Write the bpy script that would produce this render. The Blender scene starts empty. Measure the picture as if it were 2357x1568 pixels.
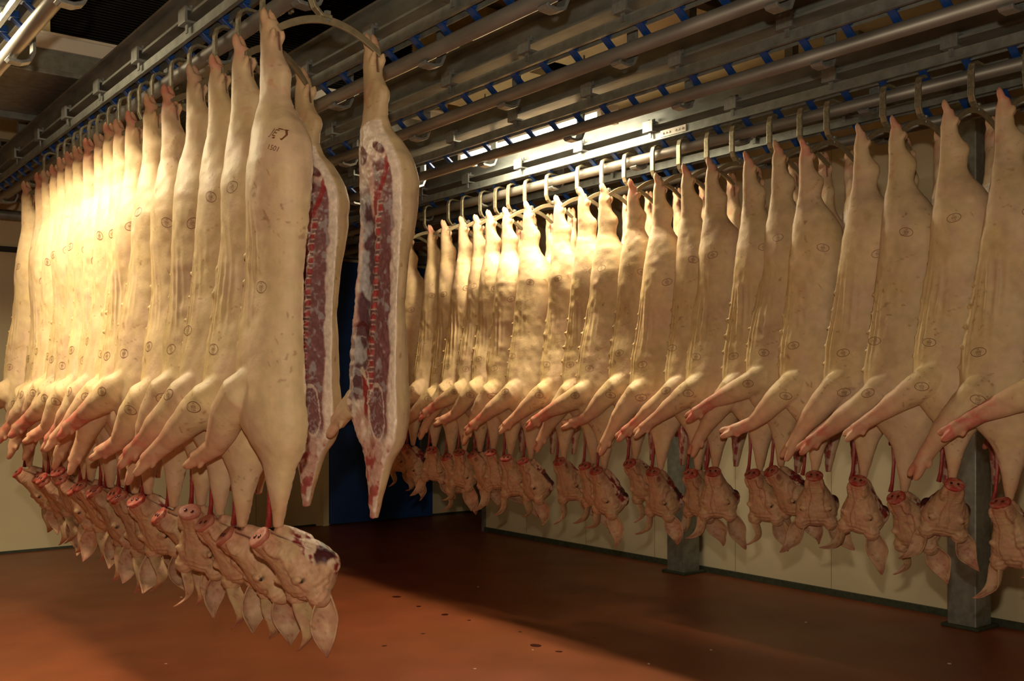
import bpy, bmesh, math, random
import numpy as np
from mathutils import Vector, Matrix, Euler
from mathutils.bvhtree import BVHTree

SC = bpy.context.scene
COL = SC.collection
R = math.radians
HC = 1.5                      # camera height above the floor

# ------------------------------------------------------------------ camera
cam_d = bpy.data.cameras.new('camera')
cam_d.sensor_width = 36.0
cam_d.lens = 36.0 * 2349.0 / 2357.0
cam_d.shift_y = 116.0 / 2357.0
cam_d.clip_start = 0.05
cam = bpy.data.objects.new('camera', cam_d)
COL.objects.link(cam)
cam.location = (0, 0, HC)
cam.rotation_euler = (R(90), 0, R(-37.7))
SC.camera = cam

# ------------------------------------------------------------------ light
SC.view_settings.view_transform = 'Standard'
SC.view_settings.look = 'None'
SC.view_settings.gamma = 1.0
SC.view_settings.exposure = 0.0
w = bpy.data.worlds.new('world'); SC.world = w
w.use_nodes = True
w.node_tree.nodes['Background'].inputs[0].default_value = (1.0, 0.8, 0.5, 1)
w.node_tree.nodes['Background'].inputs[1].default_value = 0.02


def area(name, loc, sx, sy, power, color, rot=(0, 0, 0)):
    d = bpy.data.lights.new(name, 'AREA')
    d.shape = 'RECTANGLE'; d.size = sx; d.size_y = sy
    d.energy = power; d.color = color
    o = bpy.data.objects.new(name, d); COL.objects.link(o)
    o.location = loc; o.rotation_euler = rot
    return o


LAMPC = (1.0, 0.80, 0.47)
# the two fluorescent battens (their fixtures are built further down)
area('lamp_glow', (4.06, 5.05, HC + 1.535), 0.10, 1.36, 48, LAMPC, (0, R(10), 0))
area('lamp_glow', (0.62, 5.15, HC + 1.535), 0.10, 1.36, 54, LAMPC, (0, R(-14), 0))
# the photographer's flash, on the camera's hot shoe
fl = bpy.data.lights.new('camera_flash', 'SPOT')
fl.energy = 235; fl.color = (1.0, 0.85, 0.60); fl.spot_size = R(165); fl.spot_blend = 0.3
fl.shadow_soft_size = 0.03
flo = bpy.data.objects.new('camera_flash', fl); COL.objects.link(flo)
flo.location = (-0.04, -0.02, HC + 0.26)
flo.rotation_euler = (R(86), 0, R(-33))


# ------------------------------------------------------------------ helpers
class MB:
    def __init__(self):
        self.v = []; self.f = []; self.mi = []; self.cur = 0

    def add(self, vs, fs):
        b = len(self.v)
        self.v += [tuple(p) for p in vs]
        for f in fs:
            self.f.append([b + i for i in f]); self.mi.append(self.cur)

    def box(self, x0, x1, y0, y1, z0, z1):
        self.add([(x0, y0, z0), (x1, y0, z0), (x1, y1, z0), (x0, y1, z0),
                  (x0, y0, z1), (x1, y0, z1), (x1, y1, z1), (x0, y1, z1)],
                 [(3, 2, 1, 0), (4, 5, 6, 7), (0, 1, 5, 4), (1, 2, 6, 5), (2, 3, 7, 6), (3, 0, 4, 7)])

    def prism(self, prof, y0, y1):
        """profile in XZ (counter clockwise seen from -Y) extruded along Y"""
        n = len(prof)
        self.add([(x, y0, z) for x, z in prof] + [(x, y1, z) for x, z in prof],
                 [list(range(n)), list(range(2 * n - 1, n - 1, -1))] +
                 [(i, n + i, n + (i + 1) % n, (i + 1) % n) for i in range(n)])

    def tube(self, pts, rad, seg=12, caps=True):
        pts = [Vector(p) for p in pts]
        rads = rad if isinstance(rad, (list, tuple)) else [rad] * len(pts)
        t0 = (pts[1] - pts[0]).normalized()
        ref = Vector((0, 0, 1)) if abs(t0.z) < 0.9 else Vector((1, 0, 0))
        nrm = (ref - t0 * ref.dot(t0)).normalized()
        vs = []
        for i, p in enumerate(pts):
            if i == 0: t = t0
            elif i == len(pts) - 1: t = (pts[i] - pts[i - 1]).normalized()
            else: t = ((pts[i + 1] - pts[i]).normalized() + (pts[i] - pts[i - 1]).normalized()).normalized()
            nrm = (nrm - t * nrm.dot(t)).normalized()
            bn = t.cross(nrm)
            for k in range(seg):
                a = 2 * math.pi * k / seg
                vs.append(p + (nrm * math.cos(a) + bn * math.sin(a)) * rads[i])
        fs = []
        for i in range(len(pts) - 1):
            for k in range(seg):
                fs.append((i * seg + k, i * seg + (k + 1) % seg, (i + 1) * seg + (k + 1) % seg, (i + 1) * seg + k))
        if caps:
            fs.append(list(range(seg - 1, -1, -1)))
            fs.append([(len(pts) - 1) * seg + k for k in range(seg)])
        self.add(vs, fs)

    def strap(self, pts, side, wdt, thk):
        """flat bar swept along pts; `side` is the direction of its width"""
        pts = [Vector(p) for p in pts]; side = Vector(side).normalized()
        vs = []
        for i, p in enumerate(pts):
            if i == 0: t = pts[1] - pts[0]
            elif i == len(pts) - 1: t = pts[i] - pts[i - 1]
            else: t = (pts[i + 1] - pts[i]).normalized() + (pts[i] - pts[i - 1]).normalized()
            t.normalize()
            nn = t.cross(side).normalized()
            for a, b in ((-1, -1), (1, -1), (1, 1), (-1, 1)):
                vs.append(p + side * (a * wdt / 2) + nn * (b * thk / 2))
        fs = []
        for i in range(len(pts) - 1):
            for k in range(4):
                fs.append((i * 4 + k, i * 4 + (k + 1) % 4, (i + 1) * 4 + (k + 1) % 4, (i + 1) * 4 + k))
        fs.append((3, 2, 1, 0)); e = (len(pts) - 1) * 4
        fs.append((e, e + 1, e + 2, e + 3))
        self.add(vs, fs)

    def ball(self, c, r3, seg=12, rings=8):
        vs = []; fs = []
        for i in range(rings + 1):
            th = math.pi * i / rings
            for k in range(seg):
                a = 2 * math.pi * k / seg
                vs.append((c[0] + r3[0] * math.sin(th) * math.cos(a), c[1] + r3[1] * math.sin(th) * math.sin(a), c[2] + r3[2] * math.cos(th)))
        for i in range(rings):
            for k in range(seg):
                fs.append((i * seg + k, (i + 1) * seg + k, (i + 1) * seg + (k + 1) % seg, i * seg + (k + 1) % seg))
        self.add(vs, fs)

    def mesh(self, name, mats, smooth=False, bevel=0.0):
        me = bpy.data.meshes.new(name)
        me.from_pydata(self.v, [], self.f)
        bm = bmesh.new(); bm.from_mesh(me)
        for i, f in enumerate(bm.faces): f.material_index = self.mi[i]
        bmesh.ops.remove_doubles(bm, verts=bm.verts, dist=1e-6)
        bmesh.ops.recalc_face_normals(bm, faces=bm.faces)
        if bevel:
            bmesh.ops.bevel(bm, geom=[e for e in bm.edges if len(e.link_faces) == 2 and e.calc_face_angle(0) > 0.6],
                            offset=bevel, segments=2, profile=0.5, affect='EDGES')
        bm.to_mesh(me); bm.free()
        for m in (mats if isinstance(mats, (list, tuple)) else [mats]): me.materials.append(m)
        if smooth:
            me.polygons.foreach_set('use_smooth', [True] * len(me.polygons))
        return me


def put(name, me, parent=None, loc=(0, 0, 0), rot=(0, 0, 0), label=None):
    o = bpy.data.objects.new(name, me); COL.objects.link(o)
    o.location = loc; o.rotation_euler = rot
    if parent: o.parent = parent
    if label: o['label'] = label
    return o


def tag(o, label, cat, group=None, kind=None):
    o['label'] = label; o['category'] = cat
    if group: o['group'] = group
    if kind: o['kind'] = kind
    return o


def empty(name, loc, label, cat, group=None, rot=(0, 0, 0)):
    o = bpy.data.objects.new(name, None); COL.objects.link(o)
    o.empty_display_size = 0.1
    o.location = loc; o.rotation_euler = rot
    return tag(o, label, cat, group)


def struct(o, label=None, cat=None):
    o['kind'] = 'structure'
    if label: o['label'] = label
    if cat: o['category'] = cat
    return o


_rs = np.random.RandomState(7)
_TAB = _rs.rand(64, 64, 64).astype(np.float32)


def vnoise(p, scale, seed=0):
    """smooth value noise 0..1 at points p (N,3)"""
    q = p * scale + seed * 17.31 + 100.0
    i = np.floor(q).astype(int); f = q - i
    f = f * f * (3 - 2 * f)
    def g(a, b, c): return _TAB[(i[:, 0] + a) % 64, (i[:, 1] + b) % 64, (i[:, 2] + c) % 64]
    x0 = g(0, 0, 0) * (1 - f[:, 0]) + g(1, 0, 0) * f[:, 0]
    x1 = g(0, 1, 0) * (1 - f[:, 0]) + g(1, 1, 0) * f[:, 0]
    x2 = g(0, 0, 1) * (1 - f[:, 0]) + g(1, 0, 1) * f[:, 0]
    x3 = g(0, 1, 1) * (1 - f[:, 0]) + g(1, 1, 1) * f[:, 0]
    return (x0 * (1 - f[:, 1]) + x1 * f[:, 1]) * (1 - f[:, 2]) + (x2 * (1 - f[:, 1]) + x3 * f[:, 1]) * f[:, 2]


def fbm(p, scale, seed=0):
    return (vnoise(p, scale, seed) * 0.55 + vnoise(p, scale * 2.1, seed + 1) * 0.3 + vnoise(p, scale * 4.3, seed + 2) * 0.15)


def sstep(a, b, x):
    t = np.clip((x - a) / (b - a), 0, 1)
    return t * t * (3 - 2 * t)


# ------------------------------------------------------------------ materials
def mat(name, base=(0.5, 0.5, 0.5), rough=0.5, metal=0.0, noise=None, bump=None, attr=None, emit=None, spec=0.5, rand=0.0, stretch=None, sss=0.0):
    m = bpy.data.materials.new(name); m.use_nodes = True
    nt = m.node_tree; bs = nt.nodes['Principled BSDF']
    bs.inputs['Roughness'].default_value = rough
    bs.inputs['Metallic'].default_value = metal
    bs.inputs['Specular IOR Level'].default_value = spec
    bs.inputs['Base Color'].default_value = (*base, 1)
    L = nt.links
    src = None
    tc = nt.nodes.new('ShaderNodeTexCoord')
    vec = tc.outputs['Object']
    if stretch:
        mp = nt.nodes.new('ShaderNodeMapping'); mp.inputs['Scale'].default_value = stretch
        L.new(vec, mp.inputs['Vector']); vec = mp.outputs['Vector']
    if attr:
        a = nt.nodes.new('ShaderNodeAttribute'); a.attribute_name = attr
        src = a.outputs['Color']
    if noise:
        sc, lo, hi, det = noise
        n = nt.nodes.new('ShaderNodeTexNoise'); n.inputs['Scale'].default_value = sc; n.inputs['Detail'].default_value = det
        L.new(vec, n.inputs['Vector'])
        r = nt.nodes.new('ShaderNodeMapRange')
        r.inputs['From Min'].default_value = 0.3; r.inputs['From Max'].default_value = 0.7
        r.inputs['To Min'].default_value = lo; r.inputs['To Max'].default_value = hi
        L.new(n.outputs['Fac'], r.inputs['Value'])
        mx = nt.nodes.new('ShaderNodeMix'); mx.data_type = 'RGBA'; mx.blend_type = 'MULTIPLY'
        mx.inputs['Factor'].default_value = 1.0
        if src: L.new(src, mx.inputs[6])
        else: mx.inputs[6].default_value = (*base, 1)
        L.new(r.outputs['Result'], mx.inputs[7])
        src = mx.outputs[2]
    if rand:
        oi = nt.nodes.new('ShaderNodeObjectInfo')
        r2 = nt.nodes.new('ShaderNodeMapRange'); r2.inputs['To Min'].default_value = 1 - rand; r2.inputs['To Max'].default_value = 1 + rand * 0.5
        L.new(oi.outputs['Random'], r2.inputs['Value'])
        mx2 = nt.nodes.new('ShaderNodeMix'); mx2.data_type = 'RGBA'; mx2.blend_type = 'MULTIPLY'; mx2.inputs['Factor'].default_value = 1.0
        if src: L.new(src, mx2.inputs[6])
        else: mx2.inputs[6].default_value = (*base, 1)
        L.new(r2.outputs['Result'], mx2.inputs[7]); src = mx2.outputs[2]
    if src: L.new(src, bs.inputs['Base Color'])
    if sss:
        bs.inputs['Subsurface Weight'].default_value = sss
        bs.inputs['Subsurface Radius'].default_value = (0.012, 0.006, 0.003)
        bs.inputs['Subsurface Scale'].default_value = 1.0
    if bump:
        sc, st, dist = bump
        n2 = nt.nodes.new('ShaderNodeTexNoise'); n2.inputs['Scale'].default_value = sc; n2.inputs['Detail'].default_value = 4
        L.new(vec, n2.inputs['Vector'])
        b = nt.nodes.new('ShaderNodeBump'); b.inputs['Strength'].default_value = st; b.inputs['Distance'].default_value = dist
        L.new(n2.outputs['Fac'], b.inputs['Height']); L.new(b.outputs['Normal'], bs.inputs['Normal'])
    if emit:
        bs.inputs['Emission Color'].default_value = (*emit[0], 1); bs.inputs['Emission Strength'].default_value = emit[1]
    return m


M = {}
M['skin'] = mat('pig_skin', attr='Col', rough=0.55, noise=(26, 0.90, 1.06, 6), bump=(90, 0.22, 0.004), rand=0.12, spec=0.28, sss=0.06)
M['head'] = mat('head_skin', attr='Col', rough=0.52, noise=(40, 0.85, 1.08, 6), bump=(70, 0.35, 0.005), rand=0.15, spec=0.28)
M['meat'] = mat('cut_meat', attr='Col', rough=0.42, noise=(60, 0.82, 1.10, 6), bump=(55, 0.5, 0.006), spec=0.5)
M['ink'] = mat('stamp_ink', (0.13, 0.035, 0.012), 0.6, noise=(400, 0.8, 1.6, 2))
M['galv'] = mat('galvanised_steel', (0.27, 0.285, 0.265), 0.45, 0.45, noise=(22, 0.72, 1.12, 6), rand=0.15)
M['galvd'] = mat('weathered_steel', (0.225, 0.24, 0.23), 0.5, 0.3, noise=(14, 0.6, 1.15, 7), stretch=(1, 0.35, 1))
M['pipe'] = mat('rail_steel', (0.26, 0.24, 0.215), 0.48, 0.5, noise=(12, 0.65, 1.15, 6), stretch=(1, 0.3, 1))
M['clamp'] = mat('zinc_clamp', (0.25, 0.26, 0.26), 0.5, 0.5, noise=(60, 0.75, 1.1, 4))
M['hook'] = mat('hook_steel', (0.36, 0.32, 0.22), 0.38, 0.55, noise=(70, 0.55, 1.15, 5))
M['spread'] = mat('spreader_steel', (0.33, 0.27, 0.17), 0.45, 0.5, noise=(30, 0.75, 1.1, 4))
M['blue'] = mat('blue_plastic', (0.010, 0.055, 0.25), 0.35, 0.0, noise=(30, 0.8, 1.1, 3))
M['door'] = mat('blue_door', (0.016, 0.060, 0.23), 0.4, 0.0, noise=(6, 0.85, 1.1, 3))
M['fins'] = mat('coil_fins', (0.012, 0.011, 0.009), 0.6, 0.2)
M['black'] = mat('black_rubber', (0.015, 0.015, 0.014), 0.6)
M['cream'] = mat('cream_sheet', (0.72, 0.62, 0.38), 0.5, noise=(5, 0.85, 1.05, 4))
M['kerb'] = mat('green_kerb', (0.045, 0.055, 0.035), 0.7, noise=(30, 0.6, 1.2, 5))
M['lamp'] = mat('lamp_diffuser', (0.9, 0.88, 0.8), 0.4, emit=((1.0, 0.86, 0.58), 70.0))
M['white'] = mat('white_enamel', (0.78, 0.75, 0.68), 0.4)
M['scrap'] = mat('fat_scrap', (0.72, 0.55, 0.42), 0.4)
M['blood'] = mat('dried_blood', (0.05, 0.006, 0.004), 0.3)
M['green'] = mat('green_bit', (0.05, 0.12, 0.02), 0.6)


def wall_mat(name, axis, pitch, base):
    m = mat(name, base, 0.45, noise=(2.2, 0.92, 1.04, 4))
    nt = m.node_tree; bs = nt.nodes['Principled BSDF']; L = nt.links
    src = bs.inputs['Base Color'].links[0].from_socket
    tc = nt.nodes.new('ShaderNodeTexCoord'); sp = nt.nodes.new('ShaderNodeSeparateXYZ')
    L.new(tc.outputs['Object'], sp.inputs[0])
    dv = nt.nodes.new('ShaderNodeMath'); dv.operation = 'DIVIDE'; dv.inputs[1].default_value = pitch
    L.new(sp.outputs[axis], dv.inputs[0])
    fr = nt.nodes.new('ShaderNodeMath'); fr.operation = 'FRACT'; L.new(dv.outputs[0], fr.inputs[0])
    lt = nt.nodes.new('ShaderNodeMath'); lt.operation = 'LESS_THAN'; lt.inputs[1].default_value = 0.008
    L.new(fr.outputs[0], lt.inputs[0])
    mx = nt.nodes.new('ShaderNodeMix'); mx.data_type = 'RGBA'
    L.new(lt.outputs[0], mx.inputs['Factor']); L.new(src, mx.inputs[6])
    mx.inputs[7].default_value = (base[0] * .55, base[1] * .5, base[2] * .42, 1)
    L.new(mx.outputs[2], bs.inputs['Base Color'])
    return m


M['wall_y'] = wall_mat('cream_wall_panels_side', 'Y', 0.9, (0.66, 0.58, 0.40))
M['wall_x'] = wall_mat('cream_wall_panels_end', 'X', 0.9, (0.70, 0.61, 0.40))


def floor_mat():
    m = mat('red_floor', (0.25, 0.064, 0.023), 0.42, noise=(3.0, 0.82, 1.12, 8), bump=(220, 0.12, 0.003))
    nt = m.node_tree; bs = nt.nodes['Principled BSDF']; L = nt.links
    src = bs.inputs['Base Color'].links[0].from_socket
    tc = nt.nodes.new('ShaderNodeTexCoord')
    n = nt.nodes.new('ShaderNodeTexNoise'); n.inputs['Scale'].default_value = 0.9; n.inputs['Detail'].default_value = 8
    L.new(tc.outputs['Object'], n.inputs['Vector'])
    r = nt.nodes.new('ShaderNodeMapRange'); r.inputs['From Min'].default_value = 0.42; r.inputs['From Max'].default_value = 0.72
    L.new(n.outputs['Fac'], r.inputs['Value'])
    mx = nt.nodes.new('ShaderNodeMix'); mx.data_type = 'RGBA'
    sc = nt.nodes.new('ShaderNodeMath'); sc.operation = 'MULTIPLY'; sc.inputs[1].default_value = 0.45
    L.new(r.outputs['Result'], sc.inputs[0]); L.new(sc.outputs[0], mx.inputs['Factor'])
    L.new(src, mx.inputs[6]); mx.inputs[7].default_value = (0.20, 0.070, 0.022, 1)
    L.new(mx.outputs[2], bs.inputs['Base Color'])
    n2 = nt.nodes.new('ShaderNodeTexNoise'); n2.inputs['Scale'].default_value = 1.7; n2.inputs['Detail'].default_value = 5
    L.new(tc.outputs['Object'], n2.inputs['Vector'])
    r2 = nt.nodes.new('ShaderNodeMapRange'); r2.inputs['To Min'].default_value = 0.30; r2.inputs['To Max'].default_value = 0.55
    L.new(n2.outputs['Fac'], r2.inputs['Value']); L.new(r2.outputs['Result'], bs.inputs['Roughness'])
    return m


M['floor'] = floor_mat()

# ------------------------------------------------------------------ the room
XW, YB = 6.45, 10.3
ZC = HC + 2.9
X0, Y0 = -4.0, -3.0


def slab(name, x0, x1, y0, y1, z0, z1, m, label=None):
    b = MB(); b.box(x0, x1, y0, y1, z0, z1)
    return struct(put(name, b.mesh(name, m)), label)


slab('floor', X0 - .2, 12, Y0 - .2, YB + .2, -0.2, 0, M['floor'], 'red brown resin floor of the cold room')
slab('ceiling', X0 - .2, 12, Y0 - .2, YB + .2, ZC, ZC + 0.2, M['cream'], 'cream panelled ceiling above the rails')
for i, (xa, xb, ya, yb) in enumerate(((4.25, XW, Y0, 5.9), (3.3, 4.25, 3.45, 4.75), (3.3, 4.25, 5.0, 5.9), (1.0, 4.25, Y0, 1.9))):
    slab('ceiling_%d' % (i + 1), xa, xb, ya, yb, HC + 2.0, HC + 2.05, M['cream'], 'cream ceiling panel low over the rails')
slab('wall_right', XW, XW + 0.16, Y0, 8.8, 0, ZC, M['wall_y'], 'cream panelled wall behind the right row of carcasses')
slab('wall_back', X0, 12, YB, YB + 0.2, 0, ZC, M['wall_x'], 'cream panelled wall at the far end of the room')
slab('wall_left', X0 - .2, X0, Y0, YB, 0, ZC, M['wall_y'], 'cream panelled wall on the left')
slab('wall_front', X0, 12, Y0 - .2, Y0, 0, ZC, M['wall_x'], 'cream panelled wall behind the viewer')
slab('wall_passage', 12, 12.2, Y0, YB, 0, ZC, M['wall_y'], 'cream wall closing the far passage')
slab('baseboard_right', XW - 0.025, XW, Y0, 8.8, 0, 0.045, M['kerb'], 'dark green grey kerb along the foot of the right wall')
slab('baseboard_back', X0, 5.2, YB - 0.02, YB, 0, 0.022, M['kerb'], 'dark seal along the foot of the far wall left of the blue door')
slab('baseboard_passage', 6.75, 12, YB - 0.02, YB, 0, 0.022, M['kerb'], 'dark seal along the foot of the far wall right of the blue door')
slab('trim_1', XW - 0.03, XW + 0.19, 8.8, 8.84, 0, ZC, M['galvd'], 'dark metal edge strip at the end of the right wall')
slab('trim_2', X0, 5.2, YB - 0.03, YB, HC + 1.28, HC + 1.33, M['black'], 'dark horizontal trim line high on the far wall')

# blue sliding door
d = empty('door_1', (6.0, YB, 0), 'tall blue sliding cold room door in the far wall', 'door'); d['kind'] = 'structure'
b = MB(); b.box(-0.66, 0.69, -0.10, -0.02, 0.015, 2.95)
put('door_leaf', b.mesh('door_leaf', M['door'], bevel=0.006), d)
b = MB(); b.box(0.50, 0.62, -0.14, -0.10, 0.42, 2.3)
put('guide_channel', b.mesh('guide_channel', M['galv'], bevel=0.004), d, label='vertical steel channel on the blue door')
b = MB(); b.box(0.545, 0.575, -0.165, -0.14, 0.5, 0.68); b.tube([(0.56, -0.165, 0.5), (0.56, -0.18, 0.59), (0.56, -0.165, 0.68)], 0.012)
put('handle', b.mesh('handle', M['white']), d, label='pale pull handle low on the channel')
b = MB(); b.box(-1.6, 1.9, -0.16, -0.02, 2.99, 3.09)
put('track', b.mesh('track', M['galvd'], bevel=0.004), d)
b = MB(); b.box(-0.74, -0.67, -0.08, 0, 0, 2.98)
put('frame', b.mesh('frame', M['cream'], bevel=0.004), d)

# the two square columns in front of the right wall
for y, lab in ((3.27, 'square galvanised steel column by the right wall, the nearer and larger one'),
               (5.72, 'square galvanised steel column by the right wall, the farther one')):
    c = empty('steel_column', (6.29, y, 0), lab, 'column', 'columns along the right wall')
    b = MB(); b.box(-0.10, 0.09, 0.0, 0.19, 0, ZC); put('shaft', b.mesh('shaft', M['galv'], bevel=0.008), c)
    b = MB(); b.box(-0.13, 0.13, -0.03, 0.22, 0, 0.02); put('foot_plate', b.mesh('foot_plate', M['kerb'], bevel=0.004), c)

# ------------------------------------------------------------------ overhead rails, conveyors and beams
RX = [0.94, 1.60, 2.31, 2.94, 3.61, 4.39, 4.98]
YA, YE = 0.55, 9.7
where = ['the leftmost rail, upper left corner', 'the left carcass row', 'the first empty rail right of the left row', 'the second empty rail right of the left row',
         'the third empty rail, beside the ceiling light', 'the right carcass row', 'the last rail, nearest the right wall']
ZR = HC + 1.40

b = MB(); b.tube([(0, YA, 0), (0, YE, 0)], 0.030, 20); pipe_me = b.mesh('pipe', M['pipe'], smooth=True)
b = MB()   # J bracket: down the right side of the rail and under it
b.strap([(0.075, 0, 0.17), (0.078, 0, 0.0), (0.062, 0, -0.036), (0.03, 0, -0.048), (-0.012, 0, -0.046), (-0.022, 0, -0.036)], (0, 1, 0), 0.055, 0.014)
br_me = b.mesh('bracket', M['clamp'], bevel=0.002)
b = MB()   # conveyor channel (inverted U with return lips)
b.prism([(-0.060, 0.072), (-0.072, 0.072), (-0.072, 0.066), (-0.054, 0.066), (-0.054, 0.112), (-0.014, 0.112), (-0.014, 0.066), (-0.008, 0.066), (-0.008, 0.118), (-0.060, 0.118)], YA, YE)
ch_me = b.mesh('channel', M['galv'])
b = MB()
b.strap([(-0.045, 0, 0.085), (-0.03, 0, 0.070), (0.012, 0, 0.038), (0.026, 0, 0.030)], (0, 1, 0), 0.034, 0.013)
b.box(-0.05, -0.015, -0.025, 0.025, 0.072, 0.10)
pu_me = b.mesh('pusher', M['blue'], bevel=0.002)
b = MB()   # rolled steel beam
zb, ht, wf = 0.155, 0.135, 0.075
b.prism([(-wf, zb), (wf + .03, zb), (wf + .03, zb + .012), (-0.028, zb + .012), (-0.028, zb + ht - .012), (wf + .03, zb + ht - .012), (wf + .03, zb + ht), (-wf, zb + ht),
         (-wf, zb + ht - .012), (-0.040, zb + ht - .012), (-0.040, zb + .012), (-wf, zb + .012)], YA, YE)
bm_me = b.mesh('beam', M['galvd'])
b = MB()
b.box(-0.10, -0.01, -0.04, 0.04, 0.119, 0.128); b.box(-0.10, -0.088, -0.04, 0.04, 0.128, 0.185); b.box(-0.088, -0.045, -0.04, 0.04, 0.168, 0.180)
b.box(-0.080, -0.074, -0.012, 0.012, 0.085, 0.12); b.tube([(-0.066, 0.02, 0.18), (-0.066, 0.02, 0.20)], 0.009, 6); b.tube([(-0.066, -0.02, 0.18), (-0.066, -0.02, 0.197)], 0.009, 6)
cl_me = b.mesh('clamp', M['clamp'], bevel=0.0015)
b = MB(); b.box(-0.068, -0.0605, -0.10, 0.10, 0.076, 0.116)
for yy in (-0.075, -0.05, -0.025, 0.025, 0.05, 0.075): b.tube([(-0.068, yy, 0.096), (-0.073, yy, 0.096)], 0.007, 8)
sp_me = b.mesh('splice_plate', M['white'], bevel=0.0015)

for k, x in enumerate(RX):
    rail = empty('overhead_rail', (x, 0, ZR), 'galvanised pipe rail: ' + where[k], 'rail', 'overhead pipe rails')
    put('pipe', pipe_me, rail)
    y = 0.62 + 0.79 * ((k * 0.37) % 1)
    while y < YE:
        put('bracket', br_me, rail, (0, y, 0)); y += 0.79
    conv = empty('pusher_conveyor', (x, 0, ZR), 'channel with blue pushers above ' + where[k], 'conveyor', 'overhead pusher conveyors')
    put('channel', ch_me, conv)
    y = 0.9 + 0.206 * ((k * 0.61) % 1)
    while y < 8.9:
        put('pusher', pu_me, conv, (0, y, 0), label='blue plastic pusher finger'); y += 0.206
    if k == 5: put('splice_plate', sp_me, conv, (0, 4.08, 0), label='pale splice plate with six round bolts')
    beam = empty('support_beam', (x, 0, ZR), 'long steel beam over ' + where[k], 'beam', 'steel beams over the rails')
    put('beam', bm_me, beam)
    y = 0.75 + 0.62 * ((k * 0.53) % 1)
    while y < YE:
        put('clamp', cl_me, beam, (0, y, 0)); y += 0.62
    b = MB()
    for yy in (1.4, 3.3, 7.6, 9.2): b.box(0.0, 0.05, yy, yy + 0.05, zb + ht, ZC - ZR)
    put('hanger', b.mesh('hanger', M['galvd']), beam)

# ------------------------------------------------------------------ evaporator coolers
def cooler(x0, x1, y0, dep, lab):
    z0 = HC + 2.0; z1 = ZC - 0.05
    c = empty('ceiling_cooler', ((x0 + x1) / 2, y0, z0), lab, 'air cooler', 'air coolers under the ceiling')
    W = (x1 - x0) / 2
    b = MB(); b.box(-W, W, 0.06, 0.4, 0.0, z1 - z0)
    n = int((z1 - z0) / 0.016)
    for i in range(n):
        z = 0.008 + i * 0.016; b.box(-W, W, 0.03, 0.062, z, z + 0.004)
    put('coil', b.mesh('coil', M['fins']), c, label='black finned coil face')
    for s in (-1, 1):
        b = MB(); b.box(s * W - (0.28 if s < 0 else 0), s * W + (0.28 if s > 0 else 0), 0.0, dep, -0.02, z1 - z0)
        put('end_panel', b.mesh('end_panel', M['cream'], bevel=0.004), c)
    b = MB(); b.prism([(0, 0), (1, 0), (1, 1), (0, 1)], 0, 1)
    b = MB(); b.box(-W - .28, W + .28, -0.02, 0.0, -0.09, -0.01); b.box(-W - .28, W + .28, -0.035, -0.0, -0.015, 0.0)
    put('lip', b.mesh('lip', M['white'], bevel=0.002), c, label='pale folded lip under the coil')
    b = MB(); b.box(-W - .28, W + .28, 0.0, dep, -0.22, -0.02); b.box(-W - .30, W + .30, -0.03, 0.01, -0.235, -0.205)
    put('drip_tray', b.mesh('drip_tray', M['galv'], bevel=0.006), c)
    b = MB(); b.box(-W - .3, W + .3, dep, dep + 0.06, -0.26, -0.18)
    put('rear_angle', b.mesh('rear_angle', M['galvd'], bevel=0.004), c)
    b = MB(); b.box(-W, W, 0.4, dep, 0, z1 - z0); put('casing', b.mesh('casing', M['galvd']), c)


cooler(1.45, 3.85, 6.1, 1.0, 'large air cooler with black finned face above the left row of carcasses')
cooler(4.75, 7.1, 6.1, 1.0, 'air cooler above the right row of carcasses, mostly hidden by rails')
cooler(1.6, 3.9, 2.2, 0.9, 'air cooler high over the foreground, black face glimpsed between rails')

# services on the far wall at the left
b = MB()
for zz in (2.60, 2.68): b.box(0.4, 3.4, 9.72, 9.735, zz, zz + 0.02); b.box(0.4, 3.4, 9.98, 9.995, zz, zz + 0.02)
for i in range(20): b.box(0.45 + i * .15, 0.46 + i * .15, 9.72, 9.995, 2.60, 2.612)
b = MB()
zt = HC + 2.12
for yy in (9.70, 9.98):
    for dz in (0, 0.06): b.tube([(0.2, yy, zt + dz), (4.4, yy, zt + dz)], 0.006, 6)
for i in range(29): b.tube([(0.25 + i * .15, 9.70, zt + .06), (0.25 + i * .15, 9.70, zt), (0.25 + i * .15, 9.98, zt), (0.25 + i * .15, 9.98, zt + .06)], 0.004, 5)
ct = empty('cable_tray', (0, 0, 0), 'wire cable tray high in the far left corner', 'cable tray')
put('wire_basket', b.mesh('wire_basket', M['galv']), ct)
rnd = random.Random(5)
b = MB()
for i in range(6): b.tube([(0.2, 9.74 + i * .04, zt + .02), (1.6, 9.74 + i * .04, zt + .03), (2.6, 9.75 + i * .04, zt + .02), (4.3, 9.74 + i * .04, zt + .02)], 0.016, 8)
tag(put('cable_bundle', b.mesh('cable_bundle', M['black'], smooth=True)), 'bundle of black cables lying in the wire cable tray', 'cables')
b = MB()
for i in range(5): b.tube([(2.14 + i * .03, 9.84, ZC - .02), (2.14 + i * .03, 9.84, zt + .2), (2.14 + (i - 2) * .09 + .06, 9.84, zt + .06), (2.14 + (i - 2) * .3 + .06, 9.84, zt + .03)], 0.017, 8)
tag(put('cable_drop', b.mesh('cable_drop', M['black'], smooth=True)), 'thick black cables dropping from the ceiling into the tray', 'cables')
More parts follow.
